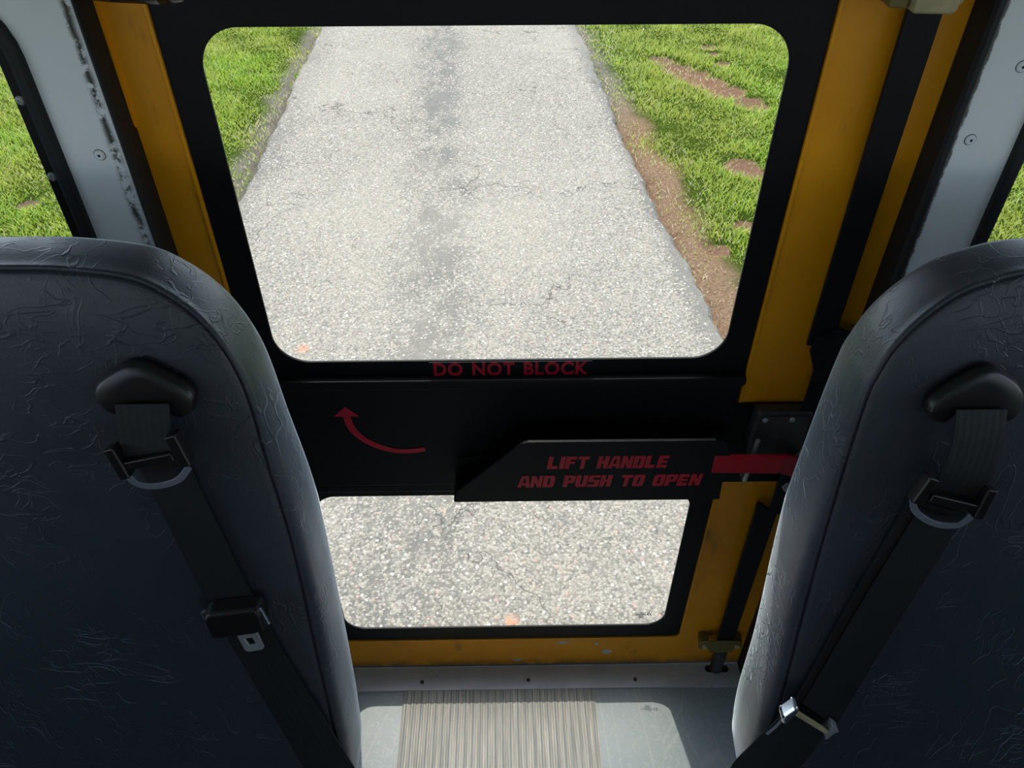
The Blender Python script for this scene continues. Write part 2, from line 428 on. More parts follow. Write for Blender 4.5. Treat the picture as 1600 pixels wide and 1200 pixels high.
# sill plate with latch slot
bm = B(); plate(bm, [(-.42, .783), (.50, .783), (.50, .834), (-.42, .834)], -.003, .0, [rrect(.404, .813, .453, .830, .0084, 6)], axis='z')
sill = obj('trim_3', bm, M_SILL, bevel=.0008, kind='structure')
bm = B(); box(bm, -.42, .50, .7825, .7845, -.02, -.0032); obj('nosing', bm, M_SILL, sill)
for x, y in ((-.1744, .801), (.041, .802), (.258, .800)):
    bm = B(); revolve(bm, (x, y, 0), (0, 0, 1), [(.0042, -.001), (.0040, .0010), (.0026, .0016), (.0012, .0010)], 16)
    obj('screw', bm, M_CAST, sill)
bm = B(); box(bm, XL, XR, .7835, .87, -.06, -.0035); obj('trim_4', bm, M_RUB, kind='structure')

# ribbed aisle runner: each rib is real relief
bm = B(); prof = []
x = -.2095; pitch = .01476; k = 0
while x < .1735:
    for fx_, h in ((0, 0), (.10, .0012), (.28, .0022), (.42, .0017), (.56, .0022), (.76, .0012), (.88, 0)):
        if x + fx_ * pitch < .1738: prof.append((x + fx_ * pitch, h))
    x += pitch
prof = [(-.2100, -.0038), (-.2098, .0)] + prof + [(.1740, .0), (.1742, -.0038)]
ys = (.7825, -4.55)
rows = [[bm.verts.new((px, yy, -.0018 + pz if pz > -.003 else -.0039)) for px, pz in prof] for yy in ys]
for i in range(len(prof) - 1): bm.faces.new((rows[0][i], rows[0][i + 1], rows[1][i + 1], rows[1][i]))
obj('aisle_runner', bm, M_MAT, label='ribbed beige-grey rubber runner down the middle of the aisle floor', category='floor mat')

# ------------------------------------------------------------------ rear emergency door
door = bpy.data.objects.new('door_1', None); COL.objects.link(door); door.location = (.04, D, 0); door['kind'] = 'structure'
bm = B(); plate(bm, [(-.43, .002), (.51, .002), (.51, 1.80), (-.43, 1.80)], .835, .850, [rrect(-.349, .104, .338, 1.33, .012, 4)])
obj('door_panel', bm, M_YEL, door, bevel=.003)
# raised yellow lip round the black inner panel
bm = B(); plate(bm, rrect(-.354, .099, .343, 1.335, .014, 4), .8325, .836, [rrect(-.3495, .1035, .3385, 1.3305, .012, 4)])
obj('panel_lip', bm, M_YEL, door, bevel=.001)
bm = B(); plate(bm, [(-.3984, 1.155), (-.3970, 1.150), (-.3955, 1.345), (-.3984, 1.345)], .829, .8352); obj('hinge_flange', bm, M_YEL, door)
UW = rrect(-.311, .813, .302, 1.251, .045, 12); LW = rrect(-.311, .143, .302, .532, .036, 12)
bm = B(); plate(bm, rrect(-.349, .104, .338, 1.33, .012, 4), .8355, .8395, [UW, LW])
obj('window_surround', bm, M_BLACK, door, bevel=.0008)
for q, (a, b, c, d_, r) in enumerate(((-.311, .813, .302, 1.251, .045), (-.311, .143, .302, .532, .036))):
    bm = B(); plate(bm, rrect(a - .008, b - .008, c + .008, d_ + .008, r), .8400, .8440)
    pn = obj('window_pane', bm, M_GLASS, door)
    if q:
        bm = B()
        for cx in (.2755, .2705):                                    # double chevron and the small print beside it
            for s in (1, -1):
                zc = .1755
                plate(bm, [(cx - .0022, zc), (cx - .0005, zc), (cx + .0022, zc + .0052 * s), (cx + .0005, zc + .0052 * s)], .8392, .8396)
        for r_, (z, xa, xb) in enumerate(((.1785, .2545, .2655), (.1745, .2465, .2655), (.1712, .2440, .2655), (.1672, .2520, .2640), (.1640, .2540, .2625), (.1605, .2530, .2635))):
            x = xa
            while x < xb:
                ww = rng.uniform(.0006, .0014); box(bm, x, min(x + ww, xb), .8392, .8396, z, z + .0019); x += ww + .0004
        obj('glazing_stamp', bm, M_MARK, pn)
# raised centre cover with top rail
bm = B(); plate(bm, rrect(-.346, .567, .335, .772, .006, 3), .826, .8365); obj('centre_cover', bm, M_BLACK, door, bevel=.003)
bm = B(); plate(bm, rrect(-.346, .7725, .3375, .789, .005, 3), .8205, .8365); obj('cover_rail', bm, M_BLACK, door, bevel=.0025, segs=3)
bm = B(); plate(bm, rrect(-.346, .5475, .30, .5655, .003, 3), .829, .8365); obj('cover_rail', bm, M_BLACK, door, bevel=.003)
# mounting plate over the yellow stile
bm = B(); plate(bm, [(.330, .5645), (.455, .5645), (.455, .7313), (.330, .7313)], .8275, .8345); obj('mounting_plate', bm, M_BLACK, door, bevel=.0015)
# handle guard: back plate, floor and the standing front plate
GP = [(-.0748, .5879), (-.0737, .6112), (.0194, .7101), (.0245, .7132), (.031, .7146), (.2951, .7140), (.3080, .7105), (.3150, .7020), (.3214, .683), (.3211, .627), (.3223, .5870)]
gbm = B(); plate(gbm, GP, .7735, .7765)
guard = obj('handle_guard', gbm, M_BLACK, door, bevel=.0009, segs=3)
bm = B(); box(bm, -.0790, .325, .7775, .8355, .5835, .5865); obj('guard_floor', bm, M_BLACK, guard, bevel=.0008)
bm = B(); plate(bm, [(-.076, .5870), (.325, .5870), (.325, .690), (-.072, .634)], .8195, .8218); obj('guard_back', bm, M_BLACK, guard, bevel=.0006)

bm = B(); sweep(bm, [(.0245, .7750, .7134), (.031, .7750, .7152), (.16, .7750, .7150), (.2960, .7750, .7146)], .0014, .0030, (0, 1, 0)); obj('edge_glint', bm, M_CHROME, guard, label='thin bright strip added for the glint on the guard edge')  # chrome strip added to give the guard's top edge its glint

s_, b_ = .40, .25
def rc(x0, z0, x1, z1): return [(x0, z0), (x1, z0), (x1, z1), (x0, z1)]
G = {
 'L': [rc(0, 0, s_, 1), rc(0, 0, .92, b_)],
 'I': [rc(.0, 0, s_, 1)],
 'F': [rc(0, 0, s_, 1), rc(0, 1 - b_, .95, 1), rc(0, .40, .85, .60)],
 'T': [rc(0, 1 - b_, 1, 1), rc(.32, 0, .68, 1)],
 'H': [rc(0, 0, s_, 1), rc(1 - s_, 0, 1, 1), rc(0, .40, 1, .62)],
 'A': [[(-.06, 0), (.30, 0), (.44, 1), (.22, 1)], [(.70, 0), (1.06, 0), (.80, 1), (.56, 1)], rc(.30, .78, .70, 1), rc(.18, .18, .82, .38)],
 'N': [rc(0, 0, .33, 1), rc(.67, 0, 1, 1), [(.0, 1), (.36, 1), (1, 0), (.64, 0)]],
 'D': [rc(0, 0, s_, 1), rc(0, 0, .85, .2), rc(0, .8, .85, 1), [(1 - s_, 0), (.85, 0), (1, .15), (1, .85), (.85, 1), (1 - s_, 1)]],
 'E': [rc(0, 0, s_, 1), rc(0, 1 - b_, .92, 1), rc(0, .40, .85, .60), rc(0, 0, .92, b_)],
 'P': [rc(0, 0, s_, 1), rc(0, .80, .85, 1), rc(0, .36, .85, .56), [(1 - s_, .36), (.88, .36), (1, .46), (1, .88), (.88, 1), (1 - s_, 1)]],
 'U': [rc(0, .12, s_, 1), rc(1 - s_, .12, 1, 1), [(.12, 0), (.88, 0), (1, .12), (1, .24), (0, .24), (0, .12)]],
 'S': [[(0, .0), (.88, 0), (1, .12), (1, .22), (0, .22)], rc(1 - s_, .1, 1, .56), rc(0, .41, 1, .60), rc(0, .50, s_, .9), [(0, .80), (1, .80), (1, 1), (.12, 1), (0, .88)]],
 'O': [[(.12, 0), (.88, 0), (1, .12), (1, .22), (0, .22), (0, .12)], [(0, .78), (1, .78), (1, .88), (.88, 1), (.12, 1), (0, .88)], rc(0, .12, s_, .88), rc(1 - s_, .12, 1, .88)],
}
def lettering(text, x0, x1, z0, z1, y, shear=.12):
    adv = [{'I': .40, ' ': .62, 'T': 1.0}.get(c, 1.0) for c in text]; gap = .10
    tot = sum(adv) + gap * (len(text) - 1); k = (x1 - x0) / tot; bm = B(); x = 0
    for c, a in zip(text, adv):
        for q, poly in enumerate(G.get(c, [])):
            plate(bm, [(x0 + (x + u) * k + (v - .5) * shear * (z1 - z0), z0 + v * (z1 - z0)) for u, v in poly], y - .0003 - .00006 * q, y)
        x += a + gap
    return bm
bm = lettering('LIFT HANDLE', .0610, .2350, .6595, .6850, .7734); obj('lettering', bm, M_RED, guard)
bm = lettering('AND PUSH TO OPEN', .0190, .2880, .6200, .6452, .7734); obj('lettering', bm, M_RED, guard)

def font_mesh(text, x0, x1, z0, z1, y, off=.032):
    cu = bpy.data.curves.new('t', 'FONT'); cu.body = text; cu.offset = off; cu.extrude = .004; cu.space_character = 1.12; cu.space_word = 1.3
    ob = bpy.data.objects.new('t', cu); COL.objects.link(ob)
    dg = bpy.context.evaluated_depsgraph_get(); me = bpy.data.meshes.new_from_object(ob.evaluated_get(dg))
    bpy.data.objects.remove(ob); bm = B(); bm.from_mesh(me)
    xs = [v.co.x for v in bm.verts]; zs = [v.co.y for v in bm.verts]
    for v in bm.verts:
        cx, cy, cz = v.co
        v.co = (x0 + (cx - min(xs)) / (max(xs) - min(xs)) * (x1 - x0), y + (0 if cz > 0 else .0004), z0 + (cy - min(zs)) / (max(zs) - min(zs)) * (z1 - z0))
    return bm
bm = B(); plate(bm, rc(-.104, .7895, .121, .8125), .8328, .8336); st = obj('sticker', bm, M_BLACK, door)
bm = font_mesh('DO NOT BLOCK', -.0985, .1160, .7882, .8122, .8323)
obj('lettering', bm, M_RED, st)
# red arrow sticker
arc = [(-.2292, .7195), (-.2262, .7000), (-.2180, .6820), (-.2040, .6665), (-.1850, .6545), (-.1640, .6470), (-.1430, .6462), (-.1214, .6495)]
cs = [Vector((a, .8214, b)) for a, b in arc]; pts = crom(cs, 6)
bm = B(); Ls, Rs = [], []
for i, p in enumerate(pts):
    d = (pts[min(i + 1, len(pts) - 1)] - pts[max(i - 1, 0)]).normalized(); n_ = Vector((-d.z, 0, d.x))
    hw = .0055 - .0014 * i / (len(pts) - 1)
    Ls.append(p + n_ * hw); Rs.append(p - n_ * hw)
Ls[0].z = Rs[0].z = .7195; Ls[-1].x = Rs[-1].x = -.1214
out = [(v.x, v.z) for v in Rs[::-1]] + [(-.2472, .7200), (-.2288, .7380), (-.2110, .7200)] + [(v.x, v.z) for v in Ls]
if True:
    for i in range(len(Ls) - 1): plate(bm, [(Ls[i].x, Ls[i].z), (Ls[i + 1].x, Ls[i + 1].z), (Rs[i + 1].x, Rs[i + 1].z), (Rs[i].x, Rs[i].z)], .8252, .8258)
    plate(bm, [(-.2472, .7195), (-.2288, .7380), (-.2110, .7195)], .8252, .8258)
obj('arrow_sticker', bm, M_RED, door)

# lock case, handle and striker pin
bm = B(); plate(bm, [(.3594, .7361), (.4400, .7345), (.4400, .645), (.3600, .645), (.3560, .680)][::-1], .806, .8275)
case = obj('lock_case', bm, M_CAST, door, bevel=.005, segs=3)
bm = B(); plate(bm, rrect(.366, .688, .436, .729, .006, 4), .8035, .8062); obj('case_cover', bm, M_CAST, case, bevel=.001)
for x, z in ((.3715, .7235), (.4100, .7240)):
    screw('screw', (x, .8035, z), (0, -1, 0), .0042, M_STEEL, case, .0025)
bm = B(); cyl(bm, (.3640, .792, .6950), (.3602, .790, .6110), .0036); cyl(bm, (.3602, .790, .6110), (.3600, .826, .6090), .0036)
obj('striker_pin', bm, M_STEEL, door, smooth=False, bevel=.0006)
bm = B(); plate(bm, [(.300, .6479), (.3981, .6438), (.403, .6803), (.300, .683)], .772, .778)
hd = obj('door_handle', bm, M_REDP, door, bevel=.0015)
bm = B(); f3 = [(.3981, .775, .6438), (.403, .775, .6803), (.456, .800, .642), (.452, .800, .600)]
a = [bm.verts.new(p) for p in f3]; c = [bm.verts.new((p[0] - .002, p[1] + .005, p[2])) for p in f3]
bm.faces.new(a); bm.faces.new(c)
for i in range(4): bm.faces.new((a[i], a[(i + 1) % 4], c[(i + 1) % 4], c[i]))
obj('handle_root', bm, M_REDP, hd)
# three-point latch: flat bars and the offset plate between them
PL = [(.4015, .5185), (.4040, .5253), (.4235, .5059), (.462, .5059), (.462, .880), (.4360, .880), (.4120, .8646), (.4080, .8431), (.4176, .8185), (.4214, .8071), (.4218, .7441), (.4267, .6529), (.4220, .5786), (.4235, .5120), (.4060, .5300)]
PL = [(.4235, .5059), (.462, .5059), (.462, .8700), (.4370, .882), (.4090, .864), (.4075, .8431), (.4176, .8185), (.4214, .8071), (.4218, .7441), (.4267, .6529), (.4220, .5786)]
bm = B(); plate(bm, PL, .8095, .8135); lp = obj('latch_plate', bm, M_BLACK, door, bevel=.001)
for x, z in ((.4395, .6480), (.4405, .5733)):
    bm = B(); revolve(bm, (x, .8095, z), (0, -1, 0), [(.0105, 0), (.0105, .0015), (.0085, .0015), (.0085, .007), (.0070, .0085)], 6); obj('hex_bolt', bm, M_STEEL, lp, bevel=.0006)
    bm = B(); revolve(bm, (x, .8010, z), (0, -1, 0), [(.0045, 0), (.0045, .004), (.0035, .005)], 14); obj('bolt_end', bm, M_STEEL, lp)
bm = B(); plate(bm, [(.4030, .850), (.4370, .850), (.4345, 1.35), (.3980, 1.35)], .8135, .8195); obj('latch_rod', bm, M_BLACK, door, bevel=.001)
bm = B(); plate(bm, [(.4030, .521), (.4060, .5290), (.4235, .5130), (.4400, .5130), (.4400, .095), (.4080, .095)], .8135, .8195); obj('latch_rod', bm, M_BLACK, door, bevel=.001)
# lower guide bracket and latch bolt dropping into the sill slot
bm = B(); plate(bm, [(.3985, .0840), (.4400, .0835), (.4440, .0950), (.4560, .0960), (.4580, .1080), (.4500, .1230), (.3760, .1250), (.3700, .1120), (.3760, .0980), (.3930, .0960)], .8085, .8125)
bk = obj('guide_bracket', bm, M_BRKY, door, bevel=.0015)
for x in (.3840, .4480):
    bm = B(); box(bm, x - .008, x + .008, .8125, .8345, .100, .118); obj('bracket_foot', bm, M_BRKY, bk)
    screw('bolt', (x, .8085, .1080), (0, -1, 0), .0055, M_BRKT, bk, .005)
bm = B(); cyl(bm, (.4265, .822, -.02), (.4265, .822, .095), .0125, n=24); obj('latch_bolt', bm, M_CAST, door, bevel=.002)
# upper guide bracket
bm = B(); plate(bm, [(.3910, 1.2735), (.4300, 1.2725), (.4330, 1.2770), (.4335, 1.33), (.3890, 1.33)], .785, .8125)
tb = obj('guide_bracket', bm, M_BRKT, door, bevel=.003)
bm = B(); plate(bm, [(.3700, 1.2765), (.3905, 1.2745), (.3885, 1.33), (.3680, 1.33)], .795, .8345); obj('bracket_foot', bm, M_BRKY, tb, bevel=.003)
bm = B(); plate(bm, [(.4340, 1.2750), (.4440, 1.2770), (.4480, 1.33), (.4340, 1.33)], .800, .8345); obj('bracket_foot', bm, M_BRKT, tb, bevel=.003)
# scuffs where the yellow paint has come off the bottom rail
def blob(cx, cz, rx_, rz_, n=9):
    return [(cx + rx_ * (.55 + .45 * random.random()) * math.cos(2 * math.pi * i / n), cz + rz_ * (.55 + .45 * random.random()) * math.sin(2 * math.pi * i / n)) for i in range(n)]
for cx, cz, a, b in ((.108, .085, .011, .008), (.119, .090, .007, .004), (.096, .078, .003, .002), (.1775, .0795, .005, .008), (.199, .0485, .014, .012), (-.236, .0145, .013, .0015), (.02, .022, .012, .006)):
    bm = B(); plate(bm, blob(cx, cz, a, b), .8344, .8352); obj('paint_chip', bm, M_CHIP, door)
# door check above the hinge side
bm = B()
pts = [(-.400, .775, 1.330), (-.385, .775, 1.316), (-.35, .775, 1.3125), (-.31, .775, 1.3105), (-.292, .775, 1.3125)]
for i in range(len(pts) - 1): cyl(bm, pts[i], pts[i + 1], .0205 if i else .018, .0205, n=24)
bk = obj('overhead_door_check', bm, M_PLA, smooth=True, label='black rounded fitting above the top left corner of the rear door, pale tip', category='door fitting')
bm = B(); cyl(bm, (-.292, .775, 1.3125), (-.262, .775, 1.330), .0206, .013, n=24); obj('end_cap', bm, M_BRKT, bk, smooth=True)
bm = B(); box(bm, -.345, -.325, .775, .836, 1.315, 1.34); obj('mounting_lug', bm, M_PLA, bk)

# ------------------------------------------------------------------ seats
C0 = .52 - .268 * .87; TK = .268
def SP(x, z, n=0.): return (x, C0 + TK * z + n, z)
def sp_f(u, v, n): return SP(u, v, n)
def clothoid(P, k=5):
    return [(v.x, v.z) for v in crom([(a, 0, b) for a, b in P], k)]
def offset_loop(L, d):
    n = len(L); out = []
    for i in range(n):
        a, b, c = L[i - 1], L[i], L[(i + 1) % n]
        e = Vector((c[0] - a[0], c[1] - a[1])); e.normalize(); out.append((b[0] + e.y * d, b[1] - e.x * d))
    return out
def backrest(inner, xo, sgn):
    """inner: seam points (x,z) from the bottom up round the aisle corner; xo the outboard side"""
    P = clothoid(inner)
    top = P[-1][1]
    corner = [(xo + sgn * .13 * (1 - math.sin(t)), top - .13 * (1 - math.cos(t))) for t in [math.radians(9 * i) for i in range(11)]]
    L = P + corner[:0] + [(xo + sgn * (.13 - .13 * math.sin(math.radians(9 * i))), top - .13 + .13 * math.cos(math.radians(9 * i))) for i in range(11)]
    L += [(xo, .60), (xo, .42), (xo + sgn * .02, .392)]
    if sgn < 0: L = L[::-1]         # keep one winding
    area = sum(L[i - 1][0] * L[i][1] - L[i][0] * L[i - 1][1] for i in range(len(L)))
    if area < 0: L = L[::-1]
    bm = B(); rings = []
    def th(z): return .055 + .047 * min(1, max(0, (1.12 - z) / .32))
    prof = [(-.052, -.0075, 0), (-.040, -.0072, 0), (-.022, -.0056, 0), (-.0080, -.0032, 0), (-.0025, -.0022, 0), (-.0012, -.0016, 0), (-.0005, .0012, 0), (0, .0022, 0),
            (.0005, .0012, 0), (.0012, -.0012, 0), (.0045, .0004, 0), (.0080, .0045, 0), (.0103, .0105, 0), (.0116, .0180, 0),
            (.0124, 0, .36), (.0124, 0, .60), (.0108, 0, .84), (.0070, 0, .95), (-.001, 0, 1.02), (-.012, 0, 1.04)]
    for off, n0, frac in prof:
        lo = offset_loop(L, off)
        if off > .0045: lo = [((u * kk + u0 * (1 - kk)), (v * kk + v0 * (1 - kk))) for (u, v), (u0, v0) in zip(lo, L) for kk in (min(1, max(.42, 1 - (v0 - .72) * 1.6)),)]
        rings.append([bm.verts.new(SP(u, v, n0 + frac * th(v))) for u, v in lo])
    for a, b in zip(rings, rings[1:]):
        for i in range(len(a)): bm.faces.new((a[i], a[(i + 1) % len(a)], b[(i + 1) % len(a)], b[i]))
    bm.faces.new(rings[0]); bm.faces.new(rings[-1]); return bm

SEAM_L = [(-.236, .395), (-.212, .44), (-.209, .50), (-.2115, .59), (-.2175, .706), (-.2245, .836), (-.236, .93), (-.2425, .989), (-.249, 1.022), (-.261, 1.053), (-.277, 1.078), (-.301, 1.100), (-.331, 1.115), (-.386, 1.1225), (-.441, 1.124), (-.60, 1.124)]
SEAM_R = [(.345, .385), (.318, .43), (.314, .50), (.3235, .607), (.330, .770), (.338, .891), (.347, .988), (.354, 1.017), (.365, 1.044), (.384, 1.070), (.411, 1.093), (.440, 1.105), (.470, 1.112), (.53, 1.1155), (.70, 1.116)]
def bus_seat(label, seam, xo, sgn, bez):
    xi = seam[4][0]; xm = (xi + xo) / 2
    t = empty('bus_seat', (xm, .30, -.004), label, 'bus seat', group='rear bus seats')
    o = obj('backrest', backrest(seam, xo, -sgn if False else (1 if xo < xi else -1)), M_VINYL, t, smooth=True)
    # cushion
    a, b = sorted((xi + (-.01 if xo < xi else .01), xo))
    bm = B(); plate(bm, [(-.06, .30), (.375, .30), (.385, .43), (.36, .452), (-.02, .458), (-.075, .43), (-.085, .36)], a, b, axis='x')
    obj('cushion', bm, M_VINYL, t, bevel=.03, segs=4, smooth=True)
    s = 1 if xo < xi else -1
    bm = B(); lx = xi - s * .12
    sweep(bm, [(lx, .33, .30), (lx, .36, -.004)], .05, .03, (0, 1, 0)); sweep(bm, [(lx, .02, .30), (lx, -.01, -.004)], .05, .03, (0, 1, 0)); box(bm, lx - .04, lx + .04, -.05, .40, -.004, .004); box(bm, lx - .02, lx + .02, .0, .36, .27, .302)
    obj('leg', bm, M_SEATB, t, bevel=.003)
    # belt guide bezel
    bm = B(); cx = sum(p[0] for p in bez) / len(bez); cz = sum(p[1] for p in bez) / len(bez) + .006
    sm = clothoid(bez + [bez[0]], 4)[:-1]; rings = []
    for sc, n in ((1.0, 0), (1.0, -.005), (.985, -.009), (.95, -.0115), (.90, -.0125), (.5, -.0132)):
        rings.append([bm.verts.new(SP(cx + (u - cx) * sc, cz + (v - cz) * sc, n - .012)) for u, v in sm])
    for p, q in zip(rings, rings[1:]):
        for i in range(len(p)): bm.faces.new((p[i], p[(i + 1) % len(p)], q[(i + 1) % len(p)], q[i]))
    bm.faces.new(rings[0]); bm.faces.new(rings[-1])
    obj('belt_guide', bm, M_PLA, t, smooth=True)
    return t
BEZ_L = [(-.3765, 1.015), (-.3745, 1.026), (-.3660, 1.0355), (-.3440, 1.0480), (-.3331, 1.0505), (-.3221, 1.0484), (-.3080, 1.0400), (-.2917, 1.0295), (-.2850, 1.0180), (-.2865, 1.0070), (-.2931, .9995), (-.3052, .9985), (-.3120, 1.0080), (-.3500, 1.0080), (-.3576, 1.0010), (-.3693, 1.0050)]
BEZ_R = [(.3955, .9937), (.3971, 1.0040), (.4062, 1.0149), (.4210, 1.0260), (.4361, 1.0354), (.4475, 1.0368), (.4606, 1.0314), (.4752, 1.0218), (.4850, 1.0080), (.4847, .9893), (.4711, .9830), (.4600, .9920), (.4220, .9920), (.4139, .9836), (.4040, .9850)]
bus_seat('grey-blue vinyl rear bus seat left of the aisle, belt hanging down its front', SEAM_L, -1.115, 1, BEZ_L)
bus_seat('grey-blue vinyl rear bus seat right of the aisle, beside the door latch', SEAM_R, 1.225, -1, BEZ_R)

# unseen copies of the benches, added behind the camera to shade the rear seats
def copy_tree(o, parent=None):
    c = o.copy(); COL.objects.link(c); c.parent = parent
    for ch in list(o.children): copy_tree(ch, c)
    return c
for o_, lab in zip([q for q in bpy.data.objects if q.name.startswith('bus_seat')], ('left', 'right')):
    c_ = copy_tree(o_); c_.location.y -= .72; c_['label'] = 'unseen grey-blue vinyl bus seat added ahead to shade the rear one, %s of the aisle' % lab
    c_['group'] = 'unseen bus seats added to shade the rear row'

# ------------------------------------------------------------------ seat belts
def seg(bm, a, b, w_, t_, n): sweep(bm, [SP(*a, n), SP(*b, n)], w_, t_, (0, -1, TK))
def belt(label, hang, brackets, bar, loop, mains, parts):
    c = SP(loop[2][0], loop[2][1], -.02)
    t = empty('seat_belt', c, label, 'seat belt', group='seat belts')
    l, r = hang
    obj('upper_webbing', ribbon([SP(*p) for p in l], [SP(*p) for p in r], .0012), M_WEB, t, smooth=False)
    for l, r in mains: obj('webbing', ribbon([SP(*p) for p in l], [SP(*p) for p in r], .0012), M_WEB, t)
    bm = B(); seg(bm, bar[0], bar[1], .009, .006, -.042); ad = obj('height_adjuster', bm, M_PLA, t, bevel=.0015)
    for a, b, w_ in brackets:
        bm = B(); seg(bm, a, b, w_, .014, -.040); obj('side_bracket', bm, M_PLA, ad, bevel=.0015)
    bm = B(); sweep(bm, [Vector(SP(p.x, p.z, -.038)) for p in crom([(a, 0, b) for a, b in loop], 5)], .0068, .003, (0, -1, TK)); obj('metal_loop', bm, M_LOOP, ad, bevel=.0008)
    parts(t)
def tongue_left(t):
    bm = B()
    plate(bm, [(-.3194, .7740), (-.3133, .7811), (-.2601, .7877), (-.2565, .7800), (-.2545, .7600), (-.2679, .7547), (-.3139, .7477)], -.036, -.014, f=sp_f)
    tg = obj('latch_tongue', bm, M_PLA, t, bevel=.004, segs=3)
    bm = B(); plate(bm, [(-.2950, .7540), (-.2680, .7560), (-.2695, .7460), (-.2650, .7230), (-.2680, .7205), (-.2830, .7180), (-.2865, .7205)], -.024, -.021, [[(-.2845, .7365), (-.2755, .7375), (-.2725, .7280), (-.2805, .7270)]], f=sp_f)
    obj('tongue_plate', bm, M_STEEL, tg, bevel=.0006)
    bm = B(); cyl(bm, SP(-.3205, .7760, -.026), SP(-.3185, .7690, -.026), .0030); obj('chrome_edge', bm, M_CHROME, tg, label='bright chrome edge')
    bm = B(); cyl(bm, SP(-.2590, .7860, -.030), SP(-.2530, .7620, -.028), .0022); obj('chrome_edge', bm, M_CHROME, tg, label='bright chrome edge')
def tongue_right(t):
    bm = B(); sweep(bm, [SP(.3235, .6285, -.030), SP(.3730, .5915, -.030)], .006, .004, (0, -1, TK))
    tg = obj('latch_tongue', bm, M_BRKT, t, bevel=.0008)
    bm = B(); plate(bm, [(.3092, .6304), (.3112, .6340), (.3228, .6468), (.3286, .6418), (.3154, .6184), (.3110, .6230)], -.042, -.026, f=sp_f); obj('chrome_clip', bm, M_CHROME, tg, bevel=.003, segs=3)
    bm = B(); plate(bm, [(.3700, .5930), (.3740, .6061), (.3827, .5978), (.3800, .5950), (.3790, .5960), (.3701, .5847), (.3690, .5860)], -.034, -.022, f=sp_f); obj('chrome_clip', bm, M_STEEL, tg, bevel=.001)
    bm = B(); sweep(bm, [SP(.3185, .6090, -.024), SP(.3120, .5960, -.024), SP(.3030, .5835, -.024)], .004, .003, (0, -1, TK)); obj('tongue_plate', bm, M_STEEL, tg)
belt('black belt on the left seat, tongue with square hole parked halfway down',
     ([(-.3545, 1.018, -.030), (-.3555, .990, -.034), (-.3540, .9680, -.036), (-.3520, .950, -.022)], [(-.3050, 1.018, -.030), (-.3075, .990, -.034), (-.3070, .9720, -.036), (-.3045, .957, -.022)]),
     [((-.3630, .9835), (-.3540, .9520), .010), ((-.3045, .9960), (-.2955, .9640), .011)],
     ((-.3560, .9640), (-.3060, .9740)), [(-.3575, .9560), (-.3499, .9430), (-.3323, .9392), (-.3098, .9452), (-.2965, .9590)],
     [([(-.3545, .955, -.020), (-.3520, .9250, -.014), (-.3165, .7648, -.014), (-.2845, .6509, -.014), (-.2469, .5207, -.015), (-.222, .43, -.02)],
       [(-.3050, .960, -.020), (-.3045, .9336, -.014), (-.2705, .7870, -.014), (-.2390, .6780, -.014), (-.1874, .5250, -.015), (-.160, .45, -.02)])],
     tongue_left)
belt('black belt on the right seat, doubled strap with chrome clip near the cushion',
     ([(.4178, 1.003, -.030), (.4190, .975, -.036), (.4150, .945, -.038), (.4110, .915, -.030), (.4125, .895, -.022)], [(.4655, 1.003, -.030), (.4660, .975, -.036), (.4640, .935, -.038), (.4590, .900, -.030), (.4600, .880, -.022)]),
     [((.4060, .9420), (.3945, .9140), .011), ((.4650, .9290), (.4590, .8960), .010)],
     ((.4080, .9200), (.4615, .9055)), [(.3945, .9150), (.4000, .9010), (.4150, .8895), (.4316, .8838), (.4490, .8850), (.4600, .8990)],
     [([(.4125, .900, -.026), (.4110, .8700, -.018), (.3788, .7607, -.018), (.3408, .6229, -.018)],
       [(.4600, .885, -.026), (.4590, .8560, -.018), (.4255, .7380, -.018), (.3855, .5865, -.018)]),
      ([(.4060, .905, -.0138), (.3960, .8600, -.0138), (.3637, .7434, -.0138), (.3261, .5966, -.0138), (.298, .52, -.0145)],
       [(.4500, .885, -.0138), (.4460, .8450, -.0138), (.4100, .7250, -.0138), (.3700, .5800, -.0138), (.345, .52, -.0145)]),
      ([(.3230, .6230, -.024), (.3080, .6000, -.024), (.2890, .5650, -.022), (.2680, .5180, -.020), (.262, .44, -.02)],
       [(.3720, .5850, -.024), (.3690, .5720, -.024), (.3600, .5400, -.022), (.3470, .5050, -.020), (.325, .43, -.02)])],
     tongue_right)

# ------------------------------------------------------------------ outside: road, verge, grass
GZ = -1.0
def fr(y): return .74 + .072 * (8.2 - y)          # right edge of the road
def fl(y): return -1.76
def wob(y, s): return .030 * math.sin(y * 1.3 + s) + .010 * math.sin(y * 4.9 + s * 2) + .008 * math.sin(y * 17 + s) + .006 * math.sin(y * 41 + s)
bm = B(); ra = []; yy = -8.0
while yy < 40:
    a, b = fl(yy) + wob(yy, 1), fr(max(yy, -8)) + wob(yy, 4)
    ra.append([bm.verts.new((a - .03, yy, GZ - .03)), bm.verts.new((a, yy, GZ)), bm.verts.new((b, yy, GZ)), bm.verts.new((b + .03, yy, GZ - .03))]); yy += .05 if yy < 12 else .5
for p, q in zip(ra, ra[1:]):
    for i in range(3): bm.faces.new((p[i], p[i + 1], q[i + 1], q[i]))
obj('road', bm, M_ROAD, kind='structure')

